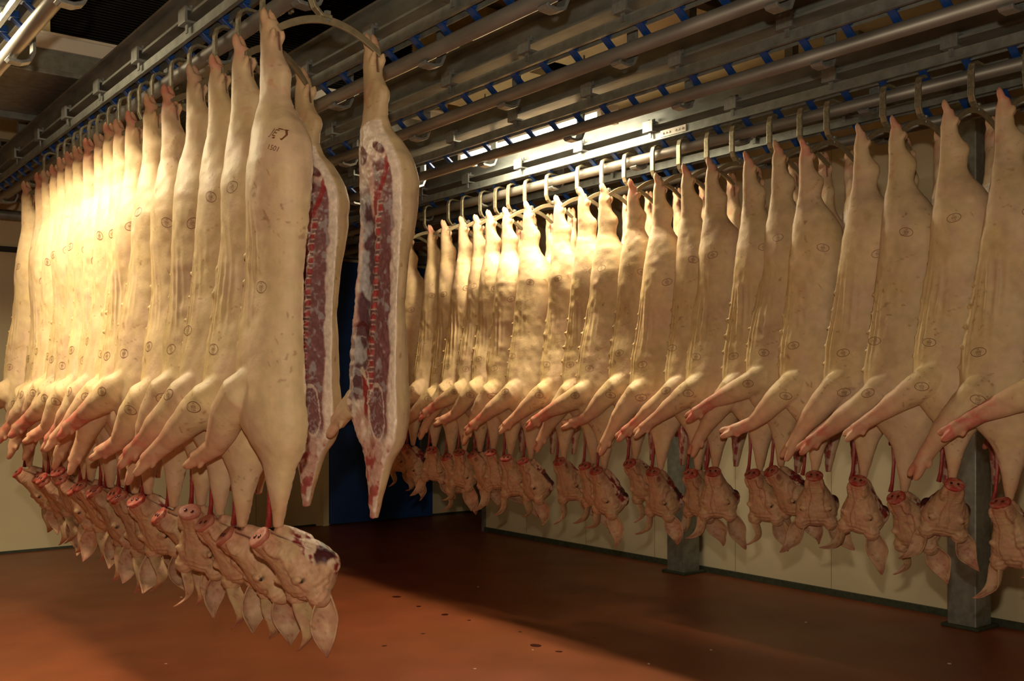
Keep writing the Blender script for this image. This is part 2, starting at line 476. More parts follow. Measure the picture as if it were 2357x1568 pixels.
for i, (zz, rr, mm, lab) in enumerate(((1.93, 0.05, 'galv', 'upper silver pipe on the far wall left of the carcasses'),
                                      (1.76, 0.065, 'galvd', 'middle dark pipe on the far wall left of the carcasses'),
                                      (1.57, 0.045, 'galvd', 'lower dark pipe on the far wall left of the carcasses'))):
    b = MB(); b.tube([(-1.0, 9.95, HC + zz), (6.3, 9.95, HC + zz)], rr, 14)
    tag(put('wall_pipe', b.mesh('wall_pipe', M[mm], smooth=True)), lab, 'pipe', 'pipes along the far wall')

# ------------------------------------------------------------------ ceiling lights
def batten(x, yc, tilt, lab):
    c = empty('ceiling_light', (x, yc, HC + 1.585), lab, 'light', 'fluorescent battens', (0, tilt, 0))
    b = MB(); b.box(-0.075, 0.075, -0.72, 0.72, 0.025, 0.085); put('housing', b.mesh('housing', M['white'], bevel=0.006), c)
    b = MB(); b.prism([(-0.06, 0.025), (-0.052, -0.012), (-0.02, -0.028), (0.02, -0.028), (0.052, -0.012), (0.06, 0.025)], -0.69, 0.69)
    put('diffuser', b.mesh('diffuser', M['lamp']), c, label='glowing white diffuser')
    for s in (-1, 1):
        b = MB(); b.box(-0.07, 0.07, s * .705 - .02, s * .705 + .02, -0.03, 0.03); put('end_cap', b.mesh('end_cap', M['white'], bevel=0.004), c)
    b = MB()
    for s in (-.5, .5): b.tube([(0, s, 0.085), (0, s, 0.5)], 0.006, 6)
    put('hanger', b.mesh('hanger', M['galv']), c)


batten(4.06, 5.05, 0, 'lit fluorescent batten between the rails above the right row')
batten(0.62, 5.15, 0, 'lit fluorescent batten left of the left row, beyond the leftmost rail')

# ------------------------------------------------------------------ half carcasses
#   u: + belly / - back, n: outward from the cut plane, Z: height over the camera (toe at 1.245)
ST = [  # Z, belly, back, Tout, Tin, thinning
    (1.205, .020, -.020, .026, .026, 0), (1.17, .030, -.030, .029, .029, 0), (1.13, .033, -.036, .031, .031, 0),
    (1.09, .033, -.043, .030, .030, 0), (1.05, .034, -.072, .031, .031, 0), (1.02, .035, -.086, .033, .031, 0),
    (0.985, .036, -.080, .032, .031, 0), (0.945, .040, -.076, .036, .034, 0), (0.90, .046, -.098, .052, .042, .1),
    (0.85, .053, -.142, .078, .046, .2), (0.79, .062, -.180, .103, .044, .3), (0.72, .070, -.194, .120, .035, .35),
    (0.64, .078, -.192, .118, .026, .4), (0.55, .088, -.182, .104, .018, .5), (0.45, .102, -.170, .090, .012, .6),
    (0.35, .117, -.160, .083, .010, .6), (0.25, .133, -.155, .086, .010, .55), (0.15, .146, -.154, .096, .010, .45),
    (0.05, .150, -.157, .106, .012, .35), (-.04, .143, -.162, .112, .014, .3), (-.11, .118, -.166, .104, .018, .25),
    (-.17, .070, -.156, .088, .020, .2), (-.205, .040, -.135, .070, .020, .15), (-.25, .018, -.104, .052, .020, .1),
    (-.32, .002, -.078, .038, .018, 0), (-.38, -.008, -.062, .027, .015, 0), (-.44, -.016, -.046, .016, .012, 0)]
STA = np.array(ST)


def prof(Z):
    z = STA[::-1, 0]
    return [np.interp(Z, z, STA[::-1, c]) for c in range(1, 6)]


LEGS = {0: [(.085, -.01, .075), (.15, -.06, .064), (.215, -.105, .050), (.262, -.142, .036), (.305, -.175, .030), (.345, -.208, .029)],
        1: [(.085, -.01, .075), (.14, -.075, .066), (.19, -.135, .052), (.225, -.185, .037), (.255, -.232, .030), (.28, -.278, .029)],
        2: [(.085, -.005, .075), (.16, -.04, .062), (.235, -.075, .048), (.29, -.10, .035), (.335, -.13, .030), (.378, -.157, .029)],
        3: [(.085, -.01, .076), (.15, -.065, .065), (.205, -.125, .050), (.25, -.165, .036), (.30, -.19, .030), (.345, -.205, .029)]}

FATW = np.array((.74, .60, .50)); PINK = np.array((.58, .34, .28)); RED = np.array((.33, .024, .026)); DRED = np.array((.11, .012, .016))
PURP = np.array((.14, .060, .075)); MEMB = np.array((.46, .42, .43)); MUSC = np.array((.235, .095, .100))
SKIN = np.array((.635, .470, .280)); SKINY = np.array((.60, .43, .185)); SKINP = np.array((.60, .41, .285)); SKINR = np.array((.45, .105, .068)); GRIME = np.array((.33, .205, .095))


def lerp(c, d, t):
    return c * (1 - t[:, None]) + d * t[:, None]


def cut_color(u, Z, P, seed):
    be, bk, To, Ti, kb = prof(Z)
    wob = (vnoise(P, 28, seed) - .5) * .05
    s = (be - u) / np.maximum(be - bk, 1e-3) + wob          # 0 belly, 1 back
    Zw = Z + (vnoise(P, 22, seed + 3) - .5) * .03
    n1 = fbm(P, 40, seed + 5); n2 = fbm(P, 16, seed + 9)
    c = np.tile(PINK, (len(u), 1))
    c = lerp(c, FATW, sstep(.35, .65, n2))
    trunk = sstep(-.19, -.13, Zw) * (1 - sstep(.76, .80, Zw))
    # loin muscle between spine and back fat
    loin = sstep(.48, .52, s) * (1 - sstep(.84 + .02 * np.sin(Z * 9), .87 + .02 * np.sin(Z * 9), s)) * trunk
    c = lerp(c, MUSC * 1.0, loin)
    c = lerp(c, MEMB * .9, loin * sstep(.56, .64, n1) * .65)
    # belly cavity
    cav = (1 - sstep(.36, .40, s)) * sstep(.06, .12, s) * sstep(-.06, .0, Zw) * (1 - sstep(.66, .74, Zw))
    c = lerp(c, lerp(np.tile(PURP, (len(u), 1)), MEMB, sstep(.44, .56, n2)), cav)
    rib = (np.sin(Z * 95 + s * 6) > .55) & (Zw < .20)
    c = lerp(c, MEMB * 1.15, cav * rib * .55)
    # diaphragm line
    dia = (np.abs(Zw - .20 - .03 * np.sin(s * 9)) < .010) * (s < .5) * (s > .04)
    c = lerp(c, DRED, dia * 0.9)
    # sternum pieces along the belly edge of the chest
    st = (s < .10) * (s > .02) * (Zw < .24) * (Zw > -.10)
    c = lerp(c, lerp(np.tile(DRED, (len(u), 1)), FATW, sstep(.0, .8, np.sin(Z * 130 + n2 * 14)) * 1.0), st * .5)
    # spine: red marrow band plus vertebral bodies with white discs
    sp0 = .43 + .10 * sstep(.50, .72, Z)
    band = sstep(.044, .034, np.abs(s - sp0 + .01)) * sstep(-.12, -.08, Zw) * (1 - sstep(.68, .74, Zw))
    c = lerp(c, RED * .95, band * .95)
    c = lerp(c, FATW * .8, sstep(.020, .010, np.abs(s - sp0 - .048)) * (Zw > -.1) * (Zw < .68) * .85)
    vb = sstep(.055, .065, s - sp0) * (1 - sstep(.150, .165, s - sp0)) * sstep(-.10, -.05, Zw) * (1 - sstep(.64, .69, Zw))
    ph = np.sin(Z * 2 * math.pi / .041 + (n2 - .5) * 3)
    c = lerp(c, np.where((ph > -.35)[:, None], RED * 1.1 + n1[:, None] * .05, MUSC * .85), vb * .92)
    c = lerp(c, FATW * .95, vb * sstep(.42, .18, np.abs(ph + .35)) * .7)
    # ham: fat cap, round muscle, aitch bone line
    c = lerp(c, FATW * .98, (Zw > .82) * 0.9)
    e1 = ((s - .27) / .13) ** 2 + ((Z - .815) / .034) ** 2
    e2 = ((s - .74) / .12) ** 2 + ((Z - .835 + .08 * (s - .66)) / .022) ** 2
    c = lerp(c, DRED * 1.1, (1 - sstep(.75, 1.1, e1)) * .95); c = lerp(c, DRED * 1.1, (1 - sstep(.75, 1.1, e2)) * .95)
    aitch = (np.abs((s - .88) - (Z - .79) * 2.6) < .05) * (Zw < .80) * (Zw > .655)
    c = lerp(c, RED, aitch * .85)
    # shoulder oval
    e3 = ((s - .64) / .14) ** 2 + ((Z + .075) / .088) ** 2
    c = lerp(c, lerp(np.tile(MUSC * .9, (len(u), 1)), MEMB, (np.abs(n1 - .5) < .04) * .5), (1 - sstep(.85, 1.0, e3)))
    c = lerp(c, FATW, (np.abs(e3 - 1.18) < .17) * .7)
    # neck
    nk = 1 - sstep(-.21, -.15, Zw)
    c = lerp(c, lerp(np.tile(PINK * .95, (len(u), 1)), RED * .9, sstep(.42, .58, fbm(P, 30, seed + 20))), nk * .9)
    c = lerp(c, FATW, nk * sstep(.60, .70, vnoise(P * np.array([1, 1, .35]), 34, seed + 31)) * .8)
    c = lerp(c, RED, (1 - sstep(-.47, -.40, Z)) * .8)
    # back fat and belly edge
    fat = sstep(.865 + .015 * np.sin(Z * 7), .89 + .015 * np.sin(Z * 7), s) * sstep(-.20, -.16, Z)
    c = lerp(c, FATW * 1.03, fat)
    edge = (1 - sstep(.02, .07, s)) * (Zw > .2)
    c = lerp(c, PINK * 1.15, edge * .8)
    return c * (0.88 + 0.24 * n1[:, None])


def skin_color(u, n, Z, P, seed, bloody):
    n1 = fbm(P, 9, seed); n2 = fbm(P, 30, seed + 4)
    c = np.tile(SKIN, (len(u), 1))
    c = lerp(c, SKINP, sstep(.45, .65, n1) * .7)
    be, bk, *_ = prof(Z)
    s = (be - u) / np.maximum(be - bk, 1e-3)
    yel = (1 - sstep(.0, .42, s)) * sstep(-.1, .1, Z) * (1 - sstep(.5, .8, Z))
    c = lerp(c, SKINY, yel * .6)
    c = lerp(c, SKINY, sstep(.55, .75, fbm(P, 5, seed + 8)) * .35)
    # scuffs and singe marks
    g = sstep(.56, .74, fbm(P * np.array([1, 1.0, .7]), 10, seed + 11))
    c = lerp(c, GRIME * 1.25, g * .30)
    for q, (ang, st) in enumerate(((.6, .55), (-.5, .5), (1.3, .45))):
        Q = np.stack([P[:, 0] * .5, P[:, 1] * math.cos(ang) + P[:, 2] * math.sin(ang), (P[:, 2] * math.cos(ang) - P[:, 1] * math.sin(ang)) * .16], 1)
        sc = sstep(.83, .93, vnoise(Q, 110, seed + 21 + q)) * sstep(.56, .70, vnoise(P, 9, seed + 31 + q))
        c = lerp(c, np.array((.26, .10, .05)), sc * st)
    dots = sstep(.86, .92, vnoise(P, 75, seed + 41)) * sstep(.55, .65, vnoise(P, 6, seed + 42))
    c = lerp(c, np.array((.20, .10, .045)), dots * .55)
    # hind foot
    foot = sstep(1.10, 1.22, Z + (n1 - .5) * .12)
    c = lerp(c, SKINR * 1.25 + .08, foot * (.35 + .5 * sstep(.4, .6, n2)) * bloody[0])
    hock = np.exp(-((Z - 1.01) / .05) ** 2) * sstep(.5, .66, n2)
    c = lerp(c, SKINR, hock * .4)
    # fore foot
    fore = sstep(.20, .34, u + (n1 - .5) * .12)
    c = lerp(c, SKINP * np.array((1, .82, .78)), sstep(.13, .24, u) * .6)
    c = lerp(c, SKINR * 1.1 + .03, fore * (.30 + .6 * sstep(.36, .64, n2)) * np.minimum(bloody[1], 1.1))
    # neck tip
    nk = 1 - sstep(-.42, -.28, Z + (n1 - .5) * .12)
    c = lerp(c, SKINR, nk * .35)
    # tendon slit
    slit = sstep(.0075, .003, np.abs(n + .003)) * (Z > 1.10) * (Z < 1.165) * (u < 0)
    c = lerp(c, DRED * .7, slit * .8)
    return c * (0.94 + 0.12 * n2[:, None])


def remesh(mb, voxel, smooth_it):
    me = bpy.data.meshes.new('tmp'); me.from_pydata(mb.v, [], mb.f)
    bm = bmesh.new(); bm.from_mesh(me); bmesh.ops.recalc_face_normals(bm, faces=bm.faces); bm.to_mesh(me); bm.free()
    o = bpy.data.objects.new('tmp', me); COL.objects.link(o)
    m = o.modifiers.new('r', 'REMESH'); m.mode = 'VOXEL'; m.voxel_size = voxel
    s = o.modifiers.new('s', 'SMOOTH'); s.factor = 0.5; s.iterations = smooth_it
    dg = bpy.context.evaluated_depsgraph_get()
    out = bpy.data.meshes.new_from_object(o.evaluated_get(dg))
    bpy.data.objects.remove(o); bpy.data.meshes.remove(me)
    return out


def arrays(me):
    nv = len(me.vertices)
    co = np.empty(nv * 3, np.float32); me.vertices.foreach_get('co', co); co = co.reshape(-1, 3).astype(float)
    no = np.empty(nv * 3, np.float32); me.vertex_normals.foreach_get('vector', no); no = no.reshape(-1, 3).astype(float)
    return co, no


def set_color(me, c):
    a = me.color_attributes.new('Col', 'FLOAT_COLOR', 'POINT')
    buf = np.ones((len(c), 4), np.float32); buf[:, :3] = np.clip(c, 0.002, 1)
    a.data.foreach_set('color', buf.ravel())


def half(name, side, leg, seed, voxel, bloody=(1, 1), fold=1.0, wide=1.0, legk=(1.16, 1.12)):
    """side -1: the pig's left half (skin faces -X); +1: right half"""
    mb = MB(); NR = 40
    rings = []
    Zs = np.concatenate([np.linspace(1.205, -.44, 90)])
    for Z in Zs:
        be, bk, To, Ti, kb = prof(Z)
        be *= wide; bk *= wide
        uc = (be + bk) / 2; hw = (be - bk) / 2
        ring = []
        for i in range(NR):
            ph = math.pi - 2 * math.pi * i / NR
            cs, sn = math.cos(ph), math.sin(ph)
            if sn >= 0: n = To * sn ** .75 * (1 - kb * ((1 + cs) / 2) ** 1.4)
            else:
                n = -Ti * (-sn) ** .6
                if -.05 < Z < .64: n += .022 * min(1, (.64 - Z) / .06) * min(1, (Z + .05) / .06) * max(0, math.sin(max(0, cs) * math.pi)) * kb / .5
            ring.append((side * n, uc + hw * cs, Z))
        rings.append(ring)
    vs = [p for r in rings for p in r]; fs = []
    for i in range(len(rings) - 1):
        for k in range(NR): fs.append((i * NR + k, i * NR + (k + 1) % NR, (i + 1) * NR + (k + 1) % NR, (i + 1) * NR + k))
    fs.append(list(range(NR))); fs.append([(len(rings) - 1) * NR + k for k in range(NR)][::-1])
    mb.add(vs, fs)
    # hind toes and dew claws
    for s in (-1, 1):
        mb.tube([(s * .012, .002, 1.185), (s * .016, .010, 1.212), (s * .015, .016, 1.232), (s * .011, .019, 1.250)], [.016, .0165, .013, .005], 12)
        mb.tube([(s * .016, -.018, 1.125), (s * .019, -.036, 1.150), (s * .018, -.040, 1.170)], [.012, .0115, .005], 10)
    # hock and knee lumps
    mb.ball((0, -.064, 1.016), (.026, .025, .040))
    for q in range(6): mb.ball((side * .012, float(prof(.02 + q * .085)[0]) * wide - .001, .02 + q * .085), (.008, .010, .008), 8, 6)
    # fore leg
    L = [(.085 + (p[0] - .085) * legk[0], p[1] * legk[1], p[2]) for p in LEGS[leg]]; nn = side * .034
    mb.tube([(side * .030, .02, .055), (side * .034, .05, .02)] + [(side * (max(p[2] - .022, .012) * (1 - .3 * i / 5) + .006), p[0], p[1]) for i, p in enumerate(L)], [.060, .070] + [p[2] * (.93, .95, 1, 1.05, 1.08, 1.06)[i] for i, p in enumerate(L)], 20)
    du, dz = L[-1][0] - L[-2][0], L[-1][1] - L[-2][1]; ln = math.hypot(du, dz); du /= ln; dz /= ln
    hx = side * .014
    mb.ball((hx, L[3][0], L[3][1]), (.034, .038, .038))
    pu, pz = -dz, du                                        # across the foot, within the plane of the side
    for s in (-1, 1):
        e = L[-1]
        def at(al, off, lat):
            return (hx + s * lat * .75, e[0] + du * al + pu * s * lat * .8 + pu * off, e[1] + dz * al + pz * s * lat * .8 + pz * off)
        mb.tube([at(-.02, 0, .006), at(.012, 0, .014), at(.036, 0, .0185), at(.054, 0, .0185), at(.062, 0, .0175)], [.022, .0205, .0180, .0135, .007], 12)
        mb.tube([at(-.045, -.012, .012), at(-.026, -.024, .015), at(-.012, -.027, .015)], [.011, .0095, .005], 10)
    me = remesh(mb, voxel, 3); me.name = name
    co, no = arrays(me)
    u, n, Z = co[:, 1], co[:, 0] * side, co[:, 2]
    be, bk, To, Ti, kb = prof(Z)
    s = (be - u) / np.maximum(be - bk, 1e-3)
    n = np.where((Z < .12) & (u < .30) & (n < -.016), -.016 + (n + .016) * .15, n); co[:, 0] = n * side
    on_leg = sstep(.10, .17, u) * (Z < .06)
    inner = (no[:, 0] * side < -.35) & (n < .03) & (Z < .93 - 3.2 * (u + .05) ** 2) & (on_leg < .5) & (u < be + .01)
    # loose skin folds down the flank, slack belly, small lumps
    rs = np.random.RandomState(seed); ph = rs.rand(4) * 6
    warp = (vnoise(co, 6, seed) - .5) * 2.0
    m = np.exp(-((Z - .40) / .15) ** 2) * sstep(.08, .2, s) * (1 - sstep(.34, .56, s)) * (.35 + .65 * sstep(.35, .6, vnoise(co, 9, seed + 3)))
    fo = np.sin((s * 50 + (Z - .4) * 10 + warp * 1.6 + ph[0])) * .5 + .5
    disp = fold * .0062 * m * fo ** 1.5
    m2 = np.exp(-((Z - .30) / .20) ** 2) * (1 - sstep(.05, .2, s))
    disp += .003 * m2 * np.sin(s * 90 + ph[1])
    disp += (vnoise(co, 11, seed + 2) - .5) * .010 * sstep(-.2, 0, Z) * (1 - sstep(.9, 1.05, Z)) + (vnoise(co, 30, seed + 6) - .5) * .004
    # crease under the ham
    cr = np.exp(-((Z - .93 - .25 * (u + .03)) / .012) ** 2) * (Z > .8)
    disp -= .0010 * cr
    dark = inner.astype(float)
    # cut face relief: vertebrae and muscle beads
    n1 = fbm(co, 40, seed + 5)
    disp = np.where(inner, (n1 - .5) * .010 + .004 * ((s > .44) & (s < .55) & (Z > -.05) & (Z < .62)) * (np.sin(Z * 2 * math.pi / .043) < .3), disp)
    co2 = co + no * disp[:, None]
    # lazy S of the whole side
    co2[:, 0] += side * .010 * np.sin(Z * 3.1 + ph[2]) * (1 - sstep(.72, 1.0, Z))
    co2[:, 1] += .010 * np.sin(Z * 2.6 + ph[3]) * sstep(-.45, .0, Z) * (1 - sstep(.8, 1.0, Z))
    me.vertices.foreach_set('co', co2.astype(np.float32).ravel())
    c = skin_color(u, n, Z, co + seed, seed, bloody)
    cc = cut_color(u, Z, co + seed, seed)
    c = np.where(inner[:, None], cc, c)
    rim = sstep(0.0, .25, np.clip(1 - np.abs(no[:, 0] * side + .35) / .25, 0, 1)) * (n < .02) * (Z < .78) * (Z > -.45) * (u < .1)
    c = lerp(c, FATW * .95, rim * .5)
    set_color(me, c)
    for mm in (M['skin'], M['meat']): me.materials.append(mm)
    npoly = len(me.polygons)
    tv = np.empty(len(me.loops), np.int32); me.loops.foreach_get('vertex_index', tv)
    ls = np.empty(npoly, np.int32); me.polygons.foreach_get('loop_start', ls)
    me.polygons.foreach_set('material_index', inner[tv[ls]].astype(np.int32))
    me.polygons.foreach_set('use_smooth', np.ones(npoly, bool))
    # local origin at the toe
    me.transform(Matrix.Translation((0, 0, -1.245))); me.update()
    return me


_glyph = {}


def text2d(s, size):
    if s not in _glyph:
        cu = bpy.data.curves.new('t', 'FONT'); cu.body = s; cu.align_x = 'CENTER'; cu.align_y = 'CENTER'; cu.size = 1.0
        o = bpy.data.objects.new('t', cu); COL.objects.link(o)
        me = bpy.data.meshes.new_from_object(o.evaluated_get(bpy.context.evaluated_depsgraph_get()))
        _glyph[s] = ([(v.co.x, v.co.y) for v in me.vertices], [list(p.vertices) for p in me.polygons])
        bpy.data.objects.remove(o); bpy.data.meshes.remove(me)
    v, f = _glyph[s]
    return [(x * size, y * size) for x, y in v], f


def stamp(me, side, u0, Z0, ang, kind, size=1.0):
    """ink mark pressed on the skin: 2D drawing projected on to the half"""
    v = []; f = []
    def add(vs, fs, ox=0, oy=0):
        b0 = len(v); v.extend((x + ox, y + oy) for x, y in vs); f.extend([b0 + i for i in q] for q in fs)
    if kind == 'oval':
        n = 44
        for a, bb in ((.030, .019),):
            vs = []
            for i in range(n):
                t = 2 * math.pi * i / n
                vs += [(a * math.cos(t), bb * math.sin(t)), ((a - .0022) * math.cos(t), (bb - .0022) * math.sin(t))]
            add(vs, [(2 * i, 2 * ((i + 1) % n), 2 * ((i + 1) % n) + 1, 2 * i + 1) for i in range(n)])
        for s, sz, oy in (('. 000 .', .015, 0), ('CEE', .010, -.0105), ('FR', .009, .0105)):
            vs, fs = text2d(s, sz); add(vs, fs, 0, oy)
    else:
        vs, fs = text2d('JE', .026); add(vs, fs, -.006, .02)
        for q in ([(-.004, .034), (.018, .036), (.018, .033), (-.004, .031)], [(.016, .035), (.026, .024), (.023, .022), (.013, .033)],
                  [(.026, .024), (.024, .008), (.020, .008), (.022, .024)], [(.024, .009), (-.002, .006), (-.002, .010), (.022, .012)]):
            add(q, [(0, 1, 2, 3)])
        vs, fs = text2d('1501', .018); add(vs, fs, .014, -.016)
    ca, sa = math.cos(ang), math.sin(ang)
    bv = BVHTree.FromPolygons([p.co for p in me.vertices], [list(p.vertices) for p in me.polygons])
    out = []
    for x, y in v:
        x *= size; y *= size
        a, bb = x * ca - y * sa, x * sa + y * ca
        # text reads left to right for a viewer at the skin side
        uu = u0 + side * a
        hit = bv.ray_cast(Vector((side * .6, uu, Z0 - 1.245 + bb)), Vector((-side, 0, 0)))
        if hit[0] is None: return None
        out.append(hit[0] + hit[1] * 0.0012)
    b = bpy.data.meshes.new('ink_stamp'); b.from_pydata(out, [], f); b.materials.append(M['ink'])
    return b


def oval_set(me, side, seed):
    r = random.Random(seed)
    spots = [(-.06 + r.uniform(-.05, .04), .66 + r.uniform(-.06, .08)), (.07 + r.uniform(-.03, .03), .19 + r.uniform(-.05, .05)), (.10 + r.uniform(-.05, .02), -.025 + r.uniform(-.03, .03))]
    return [q for q in (stamp(me, side, uu, zz, r.uniform(-.3, .3), 'oval') for uu, zz in spots) if q]


LV = []
for i, (leg, bl) in enumerate(((0, (.6, .55)), (1, (.9, .8)), (2, (.7, 1.2)), (3, (1.2, .7)), (1, (.4, .5)), (0, (1.1, 1.3)))):
    me = half('side', -1, leg, 11 + i * 7, .0065, bl, fold=(1, 1.3, .6, 1, 1.4, .4)[i])
    LV.append((me, oval_set(me, -1, i)))
HERO_L = half('side', -1, 3, 71, .005, (.5, .45), fold=1.3, wide=1.04)
HERO_LS = [q for q in (stamp(HERO_L, -1, -.125, .775, -.35, 'box', 1.25), stamp(HERO_L, -1, .045, .74, 1.3, 'oval'), stamp(HERO_L, -1, -.03, .33, -.1, 'oval')) if q]
HERO_R = half('side', 1, 2, 81, .004, (.6, .6), wide=.97, legk=(.55, .75))
HERO_RS = [q for q in (stamp(HERO_R, 1, -.10, .80, .3, 'box', 1.0),) if q]
RV = half('side', 1, 0, 91, .0075, (.9, .9))

# ------------------------------------------------------------------ heads (hang snout up, forehead to -X)
TILT = R(-40)
HR = [  # a (crown 0 -> snout), half width, dorsal, ventral
    (-.012, .050, .030, .045), (.0, .080, .052, .080), (.03, .104, .074, .110), (.065, .112, .082, .124), (.10, .108, .080, .126), (.135, .096, .068, .118),
    (.17, .078, .055, .104), (.205, .063, .047, .086), (.24, .052, .043, .066), (.27, .046, .041, .050), (.295, .043, .041, .044), (.306, .042, .040, .042)]


def head_mesh(seed):
    mb = MB(); NR = 36
    A = np.array(HR); vs = []; fs = []
    aa = np.linspace(-.012, .306, 48)
    for a in aa:
        wd, dr, vt = (np.interp(a, A[:, 0], A[:, c]) for c in (1, 2, 3))
        for k in range(NR):
            t = 2 * math.pi * k / NR; cs, sn = math.cos(t), math.sin(t)
            x = -dr * cs if cs > 0 else -vt * cs
            # flattened forehead, square cheeks
            y = wd * math.copysign(abs(sn) ** .85, sn)
            vs.append((x, y, a))
    n = len(aa)
    for i in range(n - 1):
        for k in range(NR): fs.append((i * NR + k, i * NR + (k + 1) % NR, (i + 1) * NR + (k + 1) % NR, (i + 1) * NR + k))
    fs.append(list(range(NR))); fs.append([(n - 1) * NR + k for k in range(NR)][::-1])
    mb.add(vs, fs)
    for s in (-1, 1):
        mb.ball((-.054, s * .064, .126), (.018, .026, .022))        # brow
        mb.ball((-.050, s * .074, .030), (.042, .040, .048))        # ear root
        mb.ball((.055, s * .085, .075), (.050, .034, .052))         # cheek
        mb.ball((-.018, s * .040, .255), (.026, .014, .045))        # upper lip
    # lower jaw flap
    mb.tube([(.085, 0, .14), (.075, 0, .20), (.068, 0, .245), (.062, 0, .272)], [.045, .036, .027, .018], 14)
    me = remesh(mb, .0052, 3); me.name = 'head'
    co, no = arrays(me)
    x, y, a = co.T
    ay = np.abs(y)
    d = np.zeros(len(co))
    # eye sockets, mouth slit, snout wrinkles, brow folds
    eye = np.exp(-(((a - .118) / .012) ** 2 + ((ay - .080) / .015) ** 2 + ((x + .052) / .020) ** 2))
    d -= .010 * eye
    mouth = np.exp(-((x - .045 + .25 * (a - .25)) / .006) ** 2) * sstep(.14, .17, a) * (1 - sstep(.29, .30, a))
    d -= .008 * mouth
    wr = sstep(.20, .23, a) * (1 - sstep(.29, .30, a)) * (x < .01)
    d += .0009 * wr * np.sin(a * 420 + 2 * vnoise(co, 30, seed))
    fold = np.exp(-((a - .055) / .03) ** 2) * (x < 0)
    d += .0020 * fold * np.sin(a * 260 + ay * 60 + 3 * vnoise(co, 14, seed))
    d += (vnoise(co, 18, seed) - .5) * .004 + (vnoise(co, 60, seed + 1) - .5) * .004
    me.vertices.foreach_set('co', (co + no * d[:, None]).astype(np.float32).ravel())
    n1 = fbm(co + seed, 14, seed); n2 = fbm(co + seed, 45, seed + 2)
    c = np.tile(np.array((.50, .325, .190)), (len(co), 1))
    c = lerp(c, np.array((.50, .27, .18)), sstep(.4, .62, n1) * .7)
    c = lerp(c, np.array((.28, .17, .085)), sstep(.58, .72, n2) * .5)
    c = lerp(c, np.array((.42, .16, .10)), sstep(.22, .30, a) * .55)
    c = lerp(c, np.array((.03, .015, .012)), sstep(.35, .8, eye) * .85)
    c = lerp(c, np.array((.10, .02, .02)), sstep(.4, .9, mouth) * .8)
    # skinned cheek and throat
    thr = sstep(.028, .052, x + (n1 - .5) * .09) * (1 - sstep(.21, .25, a))
    tcol = lerp(np.tile(np.array((.62, .45, .34)), (len(co), 1)), np.array((.20, .018, .018)), sstep(.44, .58, n2))
    e = ((a - .115) / .040) ** 2 + ((ay - .085) / .05) ** 2 + (n1 - .5) * 3
    tcol = lerp(tcol, np.array((.055, .010, .014)), (1 - sstep(.7, 1.1, e)))
    c = lerp(c, tcol, thr)
    # dripped blood lines down the face
    for q in range(4):
        y0 = _rs.uniform(-.06, .06); a1 = _rs.uniform(.02, .14)
        ln = np.exp(-((y - y0 * (1 + (.27 - a) * 3) - .006 * np.sin(a * 40 + q)) / .0028) ** 2) * (x < .02) * (a > a1) * (a < .29)
        c = lerp(c, np.array((.20, .018, .012)), ln * (.25 + .12 * q))
    set_color(me, c * (.92 + .16 * n2[:, None]))
    me.materials.append(M['head'])
    me.polygons.foreach_set('use_smooth', np.ones(len(me.polygons), bool))
    me.transform(Matrix.Translation((-.050, 0, -.262))); me.update()
    return me


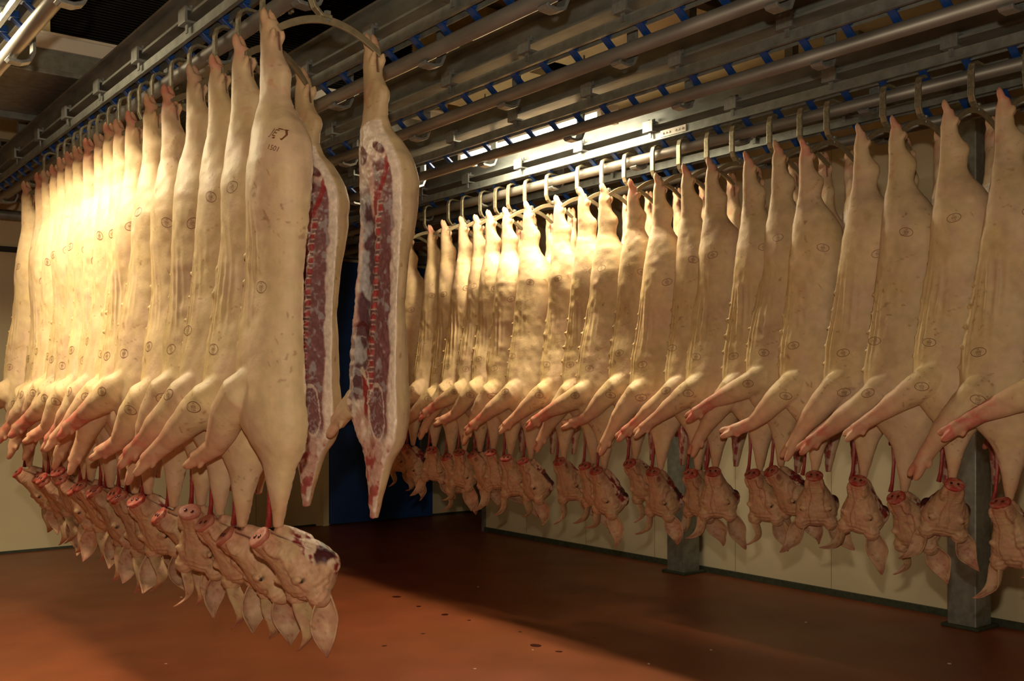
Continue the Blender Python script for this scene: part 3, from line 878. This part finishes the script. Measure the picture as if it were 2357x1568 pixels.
def ear_mesh(s, seed, hang=False):
    """floppy cone shaped ear hanging from the crown; s = -1 / +1 side; built in head space (head tilted by TILT)"""
    r = random.Random(seed)
    inv = Matrix.Rotation(-TILT, 3, 'Y')
    D = (inv @ (Vector((r.uniform(-.35, .0), s * r.uniform(.0, .28), -1.0)) if hang else Vector((r.uniform(-.12, .16), s * r.uniform(.40, 1.05), -1.0)))).normalized()
    O = inv @ Vector((-1.0 if not hang else -.5, (s * r.uniform(.1, 1.3)) if not hang else s * r.uniform(.5, 1.4), .1))        # way the cup opens
    O = (O - D * O.dot(D)).normalized(); Wd = D.cross(O).normalized()
    base = Vector((-.046, s * .078, .014)) - Vector((.050, 0, .262))
    Ln = r.uniform(.170, .210); Wm = r.uniform(.13, .165); curl = r.uniform(-.025, .025)
    NS, NT = 24, 16
    top = []; bot = []
    for i in range(NS + 1):
        t = i / NS
        if hang: wd = Wm * .86 * (.62 + .38 * math.sin(math.pi * min(1, .05 + t / .95))) * (1 - t ** 3) ** .9 + .004
        else: wd = Wm * (.70 + .30 * math.sin(math.pi * min(1, t / .75))) * (1 - t ** 1.9) ** .95 + .004
        wd = max(wd, .004)
        arc = R(220) * (1 - t) ** 1.8 + R(80) * (1 - (1 - t) ** 1.6)
        rad = wd / arc
        for k in range(NT + 1):
            th = (k / NT - .5) * arc
            thk = .0042 * (1 - .55 * t) * (1 - .6 * abs(2 * k / NT - 1)) + .0012
            radial = Wd * math.sin(th) - O * math.cos(th)
            ctr = base + D * (Ln * t) + O * (rad * .6 * (1 - t)) + Wd * (curl * t * t) + O * (-.02 * math.sin(math.pi * t))
            wav = .0035 * math.sin(9 * t + 5 * th + seed) * t
            top.append(ctr + radial * (rad + thk + wav)); bot.append(ctr + radial * (rad - thk + wav))
    m = NT + 1; vs = top + bot; b0 = len(top); fs = []
    for i in range(NS):
        for k in range(NT):
            q = (i * m + k, i * m + k + 1, (i + 1) * m + k + 1, (i + 1) * m + k)
            fs.append(q); fs.append(tuple(b0 + j for j in q[::-1]))
    rim = [i * m for i in range(NS + 1)] + [NS * m + k for k in range(1, m)] + [i * m + NT for i in range(NS - 1, -1, -1)] + [k for k in range(NT - 1, 0, -1)]
    for i in range(len(rim)):
        p, q = rim[i], rim[(i + 1) % len(rim)]
        fs.append((p, q, b0 + q, b0 + p))
    me = bpy.data.meshes.new('ear'); me.from_pydata(vs, [], fs)
    bm = bmesh.new(); bm.from_mesh(me); bmesh.ops.recalc_face_normals(bm, faces=bm.faces); bm.to_mesh(me); bm.free()
    me.materials.append(M['head']); me.polygons.foreach_set('use_smooth', [True] * len(me.polygons))
    co, no = arrays(me)
    t = np.clip(((co - np.array(base)) @ np.array(D)) / Ln, 0, 1)
    n1 = fbm(co + seed, 22, seed); n2 = fbm(co + seed, 60, seed + 3)
    inner = np.arange(len(co)) >= b0
    c = np.where(inner[:, None], np.array((.52, .335, .215)), np.array((.47, .31, .17)))
    c = lerp(c, np.array((.42, .19, .14)), sstep(.45, .65, n1) * .5)
    c = lerp(c, np.array((.34, .07, .05)), sstep(.6, 1.0, t + (n1 - .5) * .4) * .5)
    c = lerp(c, np.array((.20, .05, .035)), sstep(.64, .72, n2) * .5)
    set_color(me, c)
    return me


def snout_mesh(seed):
    mb = MB(); r0 = .045
    prof_s = [(-.010, .040), (.0, .045), (.008, .0465), (.013, .044), (.0145, .036), (.013, .020), (.0125, .0)]
    NR = 28; vs = []; fs = []
    for z, rr in prof_s[:-1]:
        for k in range(NR):
            t = 2 * math.pi * k / NR
            vs.append((rr * .92 * math.cos(t), rr * math.sin(t) * 1.02, z))
    n = len(prof_s) - 1
    for i in range(n - 1):
        for k in range(NR): fs.append((i * NR + k, i * NR + (k + 1) % NR, (i + 1) * NR + (k + 1) % NR, (i + 1) * NR + k))
    fs.append(list(range(NR))[::-1]); fs.append([(n - 1) * NR + k for k in range(NR)])
    mb.add(vs, fs)
    me = mb.mesh('snout', M['head'], smooth=True)
    co, no = arrays(me)
    n1 = fbm(co + seed, 60, seed)
    c = lerp(np.tile(np.array((.42, .16, .11)), (len(co), 1)), np.array((.34, .035, .028)), sstep(.42, .58, n1) * (.35 if seed > 5 else 1))
    set_color(me, c)
    me.transform(Matrix.Translation((-.050, 0, .302 - .262)))
    return me


def nostril_mesh():
    mb = MB()
    mb.ball((0, 0, 0), (.0085, .0065, .003), 12, 6)
    return mb.mesh('nostril', M['blood'], smooth=True)


def eye_mesh():
    mb = MB(); mb.ball((0, 0, 0), (.006, .009, .0075), 12, 8)
    return mb.mesh('eye', M['black'], smooth=True)


HV = []; HVL = []
for i in range(4):
    hm = head_mesh(3 + i * 5)
    HV.append((hm, ear_mesh(-1, 40 + i), ear_mesh(1, 60 + i)))
    HVL.append((hm, ear_mesh(-1, 80 + i, True), ear_mesh(1, 90 + i, True)))
SN = [snout_mesh(1), snout_mesh(4), snout_mesh(8)]
NOS = nostril_mesh(); EYE = eye_mesh()
b = MB(); b.tube([(0, 0, .0), (.004, .008, -.08), (-.004, .004, -.17), (.0, .012, -.26), (0.004, .02, -.30)], [.012, .010, .008, .008, .011], 10)
me_strip = b.mesh('throat_strip', M['meat'], smooth=True)
_co, _no = arrays(me_strip)
set_color(me_strip, lerp(np.tile(RED * .8, (len(_co), 1)), PINK * .6, sstep(.45, .6, fbm(_co, 40, 2))))

# ------------------------------------------------------------------ hooks and spreaders
hk = MB()
hk.strap([(.052, 0, -.012), (.050, 0, .022), (.036, 0, .044), (-.030, 0, .048), (-.052, 0, .034), (-.060, 0, .006), (-.060, 0, -.100), (-.048, 0, -.126), (-.024, 0, -.148), (.012, 0, -.150)],
         (0, 1, 0), .030, .012)
HOOK = hk.mesh('hook', M['hook'], bevel=.002)
sw = MB(); sw.tube([(0, 0, -.128), (0, 0, -.168)], .0065, 10); sw.tube([(0, 0, -.130), (0, 0, -.142)], .013, 6); sw.tube([(0, 0, -.155), (0, 0, -.163)], .011, 6)
SWIV = sw.mesh('swivel_bolt', M['galv'])
spd = MB()
pts = [(x, 0, -.160 - .075 * (abs(x) / .195) ** 1.9) for x in np.linspace(-.195, .195, 21)]
spd.strap(pts, (0, 0, 1), .026, .011)
SPRD = spd.mesh('spreader_bar', M['spread'], bevel=.002)


def ordinal(n):
    return ['first', 'second', 'third', 'fourth', 'fifth', 'sixth', 'seventh', 'eighth', 'ninth', 'tenth', 'eleventh', 'twelfth', 'thirteenth', 'fourteenth',
            'fifteenth', 'sixteenth', 'seventeenth', 'eighteenth', 'nineteenth', 'twentieth', 'twenty-first', 'twenty-second', 'twenty-third', 'twenty-fourth', 'twenty-fifth'][n]


SPR = .19


def carcass(X, Y, row, i, rnd, aL, aR, lv, rv, hv, ht, hyaw, label, scale=1.0, dz=0.0, tw=0.0):
    """Y is where the skin-out side hangs; tw turns the spreader about the hook"""
    grp = 'pig carcasses in the %s row' % row
    Yc = Y + SPR * math.sin(tw)
    root = empty('pig_carcass', (X, Yc, HC + 1.245 + dz), label, 'pig carcass', grp, (0, 0, tw))
    lme, lst = lv; rme, rst = rv
    eL = Euler((R(rnd.uniform(-1.2, 1.2)), R(rnd.uniform(-.8, .8)), aL - tw))
    so = put('side', lme, root, (-SPR, 0, 0), eL); so.scale = (scale,) * 3
    for q in lst: put('ink_stamp', q, so, label='reddish brown ink stamp')
    ro = put('side', rme, root, (SPR, 0, 0), Euler((R(rnd.uniform(-1, 1)), 0, aR - tw)))
    for q in rst: put('ink_stamp', q, ro, label='reddish brown ink stamp')
    # head under the neck of the skin-out side
    hme, e1, e2 = hv
    MX = Matrix.Translation((-SPR, 0, 0)) @ eL.to_matrix().to_4x4() @ Matrix.Diagonal((scale, scale, scale, 1))
    at = MX @ Vector((-.004, -.031, -1.705))
    ho = put('head', hme, root, at)
    ho.rotation_euler = (Matrix.Rotation(hyaw - tw, 3, 'Z') @ Matrix.Rotation(TILT + ht, 3, 'Y') @ Matrix.Rotation(R(rnd.uniform(-13, 13)), 3, 'X')).to_euler()
    ho.scale = (scale * .92,) * 3
    put('ear', e1, ho); put('ear', e2, ho)
    put('snout', SN[2 if row == 'left' and i < 4 else i % 2], ho, label='reddened snout disc')
    for s in (-1, 1):
        put('nostril', NOS, ho, (-.052, s * .0155, .302 - .262 + .0145))
        put('eye', EYE, ho, (-.050 - .053, s * .0725, .118 - .262))
    put('throat_strip', me_strip, root, MX @ Vector((.010, .010, -1.39)), (0, 0, aL - tw), label='red strip of throat meat')
    # hook and spreader
    g = empty('gambrel_hook', (X, Yc - .030, ZR), 'hook and curved spreader holding the %s carcass from the near end, %s row' % (ordinal(i), row), 'hook', 'hooks on the %s rail' % row)
    put('hook', HOOK, g); put('swivel_bolt', SWIV, g); put('spreader_bar', SPRD, g, (0, 0, 0), (0, 0, tw + R(rnd.uniform(-3, 3))))
    return root


rnd = random.Random(3)
# left row: distances along the rail read off the hind feet
LY = [3.11, 3.40, 3.62, 3.85, 4.13, 4.35, 4.60, 4.78, 4.93, 5.09, 5.27, 5.46, 5.61, 5.77, 5.92, 6.11, 6.26, 6.58]
extra_l = {0: 'nearest pig carcass of the left row, one half turned cut side out',
           17: 'last and farthest pig carcass of the left row, at the left edge of the photo'}
for i, y in enumerate(LY):
    lab = extra_l.get(i, '%s pig carcass from the near end of the left row' % ordinal(i))
    hero = i == 0
    lv = (HERO_L, HERO_LS) if hero else LV[(i * 5 + 1) % 6]
    rv = (HERO_R, HERO_RS) if i < 2 else (RV, [])
    carcass(1.60, y, 'left', i, rnd, R(15 if hero else 26 + rnd.uniform(-4, 4)), R(3 if hero else (19 if i == 1 else -14)), lv, rv, HVL[i % 4],
            R(rnd.uniform(-14, 9)), R(12 + rnd.uniform(-24, 22)), lab, 1.0 if hero else rnd.uniform(.97, 1.02), 0 if hero else rnd.uniform(-.012, .012), 0 if hero else R(30))

RY = [1.86, 2.10, 2.34, 2.59, 2.77, 3.08, 3.24, 3.43, 3.68, 3.86, 4.07, 4.28, 4.52, 4.72, 4.95, 5.26, 5.49, 5.68, 5.83, 6.01, 6.24, 6.42, 6.75, 7.0]
extra_r = {0: 'nearest pig carcass of the right row, only a fore foot inside the right edge',
           1: 'second pig carcass of the right row, cut off by the right edge of the photo',
           23: 'last pig carcass at the far end of the right row'}
for i, y in enumerate(RY):
    lab = extra_r.get(i, '%s pig carcass from the near end of the right row' % ordinal(i))
    carcass(4.39, y, 'right', i, rnd, R(27 + rnd.uniform(-4, 4)), R(-26 + rnd.uniform(-3, 3)), LV[(i * 5 + 2) % 6], (RV, []), HV[(i * 3 + 1) % 4],
            R(rnd.uniform(-4, 14)), R(14 + rnd.uniform(-30, 26)), lab, rnd.uniform(.97, 1.03), rnd.uniform(-.015, .015))

# ------------------------------------------------------------------ small bits on the floor
rs2 = random.Random(12)
VX, VY = Vector((math.cos(R(37.7)), -math.sin(R(37.7)))), Vector((math.sin(R(37.7)), math.cos(R(37.7))))
FAT_AT = [(-.26, 7.8), (-.10, 4.9), (.75, 5.6), (-1.35, 6.9), (.12, 5.9), (1.9, 6.6), (-.35, 4.6), (-.62, 5.1), (-.20, 5.5), (.40, 4.7), (1.85, 5.0), (1.15, 5.9), (-.5, 4.4), (2.4, 5.6), (-2.4, 7.4), (-1.9, 5.6), (.9, 4.6)]
for r_, f_ in FAT_AT:
    p = VX * r_ + VY * f_
    b = MB(); q = rs2.uniform(.006, .011)
    b.ball((0, 0, q * .3), (q * rs2.uniform(.8, 1.8), q, q * .35), 8, 6)
    o = put('fat_scrap', b.mesh('fat_scrap', M['scrap'], smooth=True), None, (p.x, p.y, 0), (0, 0, rs2.uniform(0, 6)))
    tag(o, 'small pale scrap of fat lying on the red floor', 'scrap', 'fat scraps on the floor')
DROP_AT = [(-.84, 7.43, .035), (-.65, 7.1, .022), (-.45, 6.84, .030), (-.28, 6.67, .016), (.14, 6.01, .040), (.27, 5.87, .022), (-.55, 6.3, .014), (.05, 6.35, .014), (-.75, 6.0, .016), (.5, 6.2, .013)]
for r_, f_, q in DROP_AT:
    p = VX * r_ + VY * f_
    b = MB(); b.ball((0, 0, 0), (q, q * .8, .0016), 14, 6)
    o = put('blood_drop', b.mesh('blood_drop', M['blood'], smooth=True), None, (p.x, p.y, 0.0008), (0, 0, rs2.uniform(0, 6)))
    tag(o, 'dark drop of blood dried on the red floor', 'blood drop', 'blood drops on the floor')
